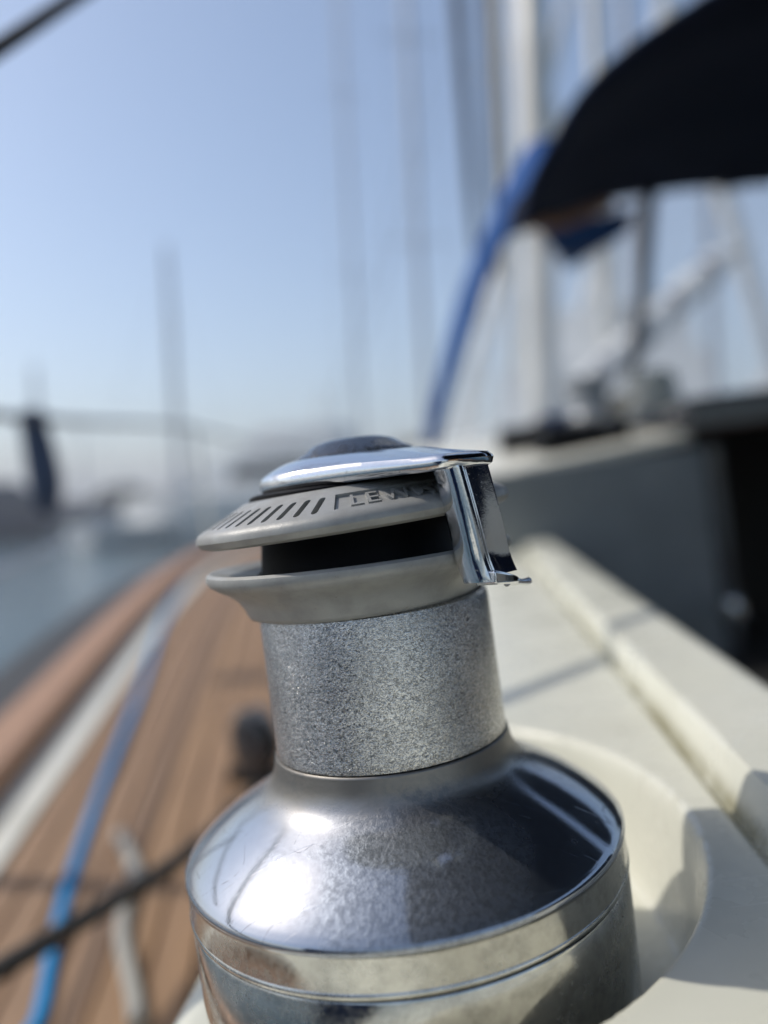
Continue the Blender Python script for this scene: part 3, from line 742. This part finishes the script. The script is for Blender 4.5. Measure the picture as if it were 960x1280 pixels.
def sailboat(x, y, head, L, mast_h, lean, hm, cm, label, mm='silver', mr_=0.09, genoa=False):
    r = empty('sailboat', (x, y, 0), rz=head); tag(r, label, 'sailboat', 'sailboats moored around the harbour')
    B = L*0.31; H = L*0.10
    hull_mesh(L, B, H).build('hull', M[hm], r, 40)
    v = []
    for (xx, ww, zz) in ((-0.12, 0.30, 0), (-0.10, 0.26, 0.055), (0.17, 0.20, 0.045), (0.27, 0.13, 0.005)):
        v.append((xx*L, -ww*B, H+0.02+zz*L)); v.append((xx*L, ww*B, H+0.02+zz*L))
    v += [(-0.12*L, -0.31*B, H-0.1), (-0.12*L, 0.31*B, H-0.1), (0.27*L, -0.13*B, H-0.1), (0.27*L, 0.13*B, H-0.1), (0.17*L, -0.21*B, H-0.1), (0.17*L, 0.21*B, H-0.1)]
    cb = G().add(v, [(0, 1, 3, 2), (2, 3, 5, 4), (4, 5, 7, 6), (8, 0, 2, 4, 12), (12, 4, 6, 10), (9, 1, 3, 5, 13), (13, 5, 7, 11), (8, 9, 1, 0)]).build('cabin', M['hullwhite'], r, 0)
    for sy in (-1, 1):
        G().box((-0.06*L, sy*0.262*B-0.02, H+0.02*L), (0.12*L, sy*0.262*B+0.02, H+0.04*L)).build('window', M['boatglass'], cb, 0)
    top = Vector((lean*mast_h, 0, H+mast_h))
    mt = Vector((0.06*L, 0, H+0.04*L))
    mo = G().tube([mt, mt.lerp(mt+top, 0.6), mt+top], [mr_, mr_, mr_*0.7], 10).build('mast', M[mm], r, 50)
    for hh in (0.38, 0.68):
        p = mt.lerp(mt+top, hh); G().tube([p+Vector((0, -B*0.28, 0.05)), p, p+Vector((0, B*0.28, 0.05))], 0.03, 6).build('spreader', M[mm], mo, 50)
    for e in (Vector((0.5*L, 0, H*1.2)), Vector((-0.5*L, 0, H*1.1)), Vector((0.04*L, B*0.5, H)), Vector((0.04*L, -B*0.5, H))):
        G().tube([e, mt+top*0.97], 0.012, 5).build('stay', M['steel'], r, 50)
    if genoa:
        e = Vector((0.48*L, 0, H*1.25+0.5)); q = mt+top*0.93
        G().tube([e, e.lerp(q, 0.1), e.lerp(q, 0.35), e.lerp(q, 0.8), q], [0.06, 0.17, 0.20, 0.12, 0.04], 12).build('furled_genoa', M['sailwhite'], r, 50)
    p = mt+Vector((0, 0, 0.075*L))
    bo = G().tube([p, p+Vector((-0.42*L, 0, 0.1))], 0.07, 8).build('boom', M[mm], r, 50)
    G().tube([p+Vector((0, 0, 0.16)), p+Vector((-0.15*L, 0, 0.2)), p+Vector((-0.4*L, 0, 0.2))], [0.2, 0.17, 0.09], 10).build('sail_cover', M[cm], r, 50)
    return r
def place(px, d): return atw(px, 640, d).x
SB = [  # px of the mast, distance, heading, length, mast height, hull, cover, mast, mast radius, label
    (214, 42, 0.9, 11.0, 13.6, 'hullwhite', 'covercream', 'silver', 0.20, 'sailboat with a single tall mast standing alone in the sky left of the winch'),
    (47, 68, 1.2, 9.5, 12.8, 'hullwhite', 'cover', 'silver', 0.26, 'far sailboat with a short pale mast near the left edge'),
    (462, 40, 1.9, 12, 30, 'hullwhite', 'cover', 'silver', 0.13, 'sailboat whose faint slender mast rises straight above the winch cap'),
    (545, 26, 1.7, 12, 22, 'hullwhite', 'covercream', 'silver', 0.14, 'sailboat with a broad pale mast between the winch and the furled sails'),
    (95, 66, 0.4, 12, 7, 'hullgrey', 'cover', 'silver', 0.10, 'low grey sailboat against the dark shore at the left'),
    (628, 19, 0.5, 11, 15, 'hullwhite', 'covercream', 'alu', 0.15, 'white sailboat seen through the leftmost sprayhood window'),
    (735, 16, 0.3, 12, 16, 'hullwhite', 'covercream', 'alu', 0.16, 'white sailboat seen through the sprayhood window left of the pole'),
    (850, 18, 2.7, 12, 16, 'hullwhite', 'cover', 'silver', 0.14, 'white sailboat seen through the window right of the dark pole'),
    (935, 22, 2.9, 12, 17, 'hullwhite', 'covercream', 'silver', 0.14, 'white sailboat seen through the rightmost sprayhood window'),
]
for px, d, hd, L, mh, hm, cm, mm, mrr, lab in SB:
    sailboat(place(px, d), d, hd, L, mh, 0.0, hm, cm, lab, mm, mrr, px > 600)
def yacht(px, d, head, L, label, hm='hullwhite', group='white motor yachts across the water'):
    r = empty('motor_yacht', (place(px, d), d, 0), rz=head); tag(r, label, 'motor yacht', group)
    B = L*0.27; H = L*0.12
    hull_mesh(L, B, H, 0.6).build('hull', M[hm], r, 40)
    def tier(x0, x1, w_, z0, z1, rake, nm):
        v = [(x0*L, -w_*B, z0), (x1*L, -w_*B*0.7, z0), (x1*L, w_*B*0.7, z0), (x0*L, w_*B, z0), (x0*L, -w_*B*0.92, z1), ((x1-rake)*L, -w_*B*0.62, z1), ((x1-rake)*L, w_*B*0.62, z1), (x0*L, w_*B*0.92, z1)]
        return G().add(v, [(0, 3, 2, 1), (4, 5, 6, 7), (0, 1, 5, 4), (1, 2, 6, 5), (2, 3, 7, 6), (3, 0, 4, 7)]).build(nm, M[hm], r, 0)
    c1 = tier(-0.34, 0.26, 0.42, H-0.1, H+0.11*L, 0.13, 'saloon')
    c2 = tier(-0.22, 0.10, 0.34, H+0.112*L, H+0.19*L, 0.09, 'flybridge')
    for sy in (-1, 1):
        G().add([(-0.28*L, sy*(0.40*B+0.02), H+0.05*L), (0.10*L, sy*(0.335*B+0.04), H+0.05*L), (0.08*L, sy*(0.325*B+0.04), H+0.09*L), (-0.28*L, sy*(0.395*B+0.02), H+0.09*L)], [(0, 1, 2, 3)]).build('window', M['boatglass'], c1, 0)
    G().tube([(-0.14*L, 0, H+0.19*L), (-0.16*L, 0, H+0.30*L)], 0.08, 6).build('radar_mast', M['hullwhite'], r, 40)
    return r
yacht(345, 40, 2.9, 18, 'white motor yacht just left of the winch cap')
yacht(262, 60, 0.2, 12, 'smaller white motor yacht farther left across the water')
yacht(615, 60, 0.3, 13, 'white motor yacht glimpsed between the winch and the sprayhood')
yacht(800, 20, 1.15, 18, 'large white motor yacht filling the sprayhood windows left of the pole')
yacht(1010, 27, 2.7, 20, 'large white motor yacht behind the right-hand sprayhood windows')
DG = 'dark motor boats at the far left'
yacht(20, 64, 0.5, 15, 'dark motor boat under the hanging navy bag at the far left', 'hullblue', DG)
yacht(140, 70, 2.6, 13, 'dark grey motor boat left of the lone tall mast', 'boatglass', DG)
# white rolled sail on a raised spar beyond the windows
ga, gb = atw(690, 530, 9.0), atw(915, 322, 9.0)
gg = empty('rolled_sail', ga); tag(gg, 'white rolled sail on a spar slanting up behind the sprayhood windows', 'sail')
d_ = gb-ga; nrm = Vector((-d_.z, 0, d_.x)).normalized()
G().tube([d_*-0.1, d_*1.08], 0.05, 10).build('spar', M['alu'], gg, 50)
G().tube([d_*(i/14)+nrm*0.07 for i in range(15)], [0.05]+[0.17+0.02*math.sin(i*2.1) for i in range(13)]+[0.08], 14).build('sail_roll', M['sailwhite'], gg, 60)
for i in range(5):
    p = d_*(0.12+0.19*i)+nrm*0.07; G().tube([p-d_.normalized()*0.03, p+d_.normalized()*0.03], 0.185, 14).build('tie', M['cover'], gg, 50)
G().tube([d_*0.02, Vector((d_.x*0.02, 0, -ga.z+0.2))], 0.06, 8).build('support', M['alu'], gg, 50)
# low quay and far shore
v = []; f = []
n = 60
for i in range(n+1):
    x = -160+340*i/n; h0 = 2.2+0.7*math.sin(i*0.9)*random.random()
    v += [(x, 78, -0.5), (x, 79, h0), (x, 86, h0+0.3), (x, 88, -0.5)]
for i in range(n):
    for q in range(3): f.append((i*4+q, i*4+4+q, i*4+5+q, i*4+1+q))
qy = G().add(v, f).build('breakwater', M['stone'], None, 0); tag(qy, 'long low dark breakwater along the far side of the harbour', 'breakwater')
# dark fender afloat beyond the rail
fd = empty('mooring_buoy', (0, 0, 0)); p = atw(8, 862, 5.6); fd.location = (p.x, p.y, 0.0); tag(fd, 'black mooring buoy floating beyond the rail at the left edge', 'buoy')
G().lathe([(0.0, -0.15), (0.16, -0.1), (0.24, 0.05), (0.24, 0.15), (0.15, 0.27), (0.04, 0.30), (0.0, 0.31)], 24).build('float', M['black'], fd, 50)
G().lathe([(0.05, 0.29), (0.05, 0.36), (0.03, 0.37), (0.0, 0.37)], 12).build('eye', M['steel'], fd, 50)

# harbour haze
hz = G().box((-720, -220, -1.5), (720, 1020, 45))
hm = bpy.data.materials.new('haze'); hm.use_nodes = True; hn = hm.node_tree; hn.nodes.clear()
ho = hn.nodes.new('ShaderNodeOutputMaterial'); hv = hn.nodes.new('ShaderNodeVolumePrincipled')
hv.inputs['Color'].default_value = (0.90, 0.93, 0.97, 1); hv.inputs['Density'].default_value = 0.0024; hv.inputs['Anisotropy'].default_value = 0.2
hn.links.new(hv.outputs[0], ho.inputs['Volume'])
tag(hz.build('haze', hm, None, 0), kind='stuff')

for o in BOAT: o.matrix_world = MB_ @ o.matrix_basis
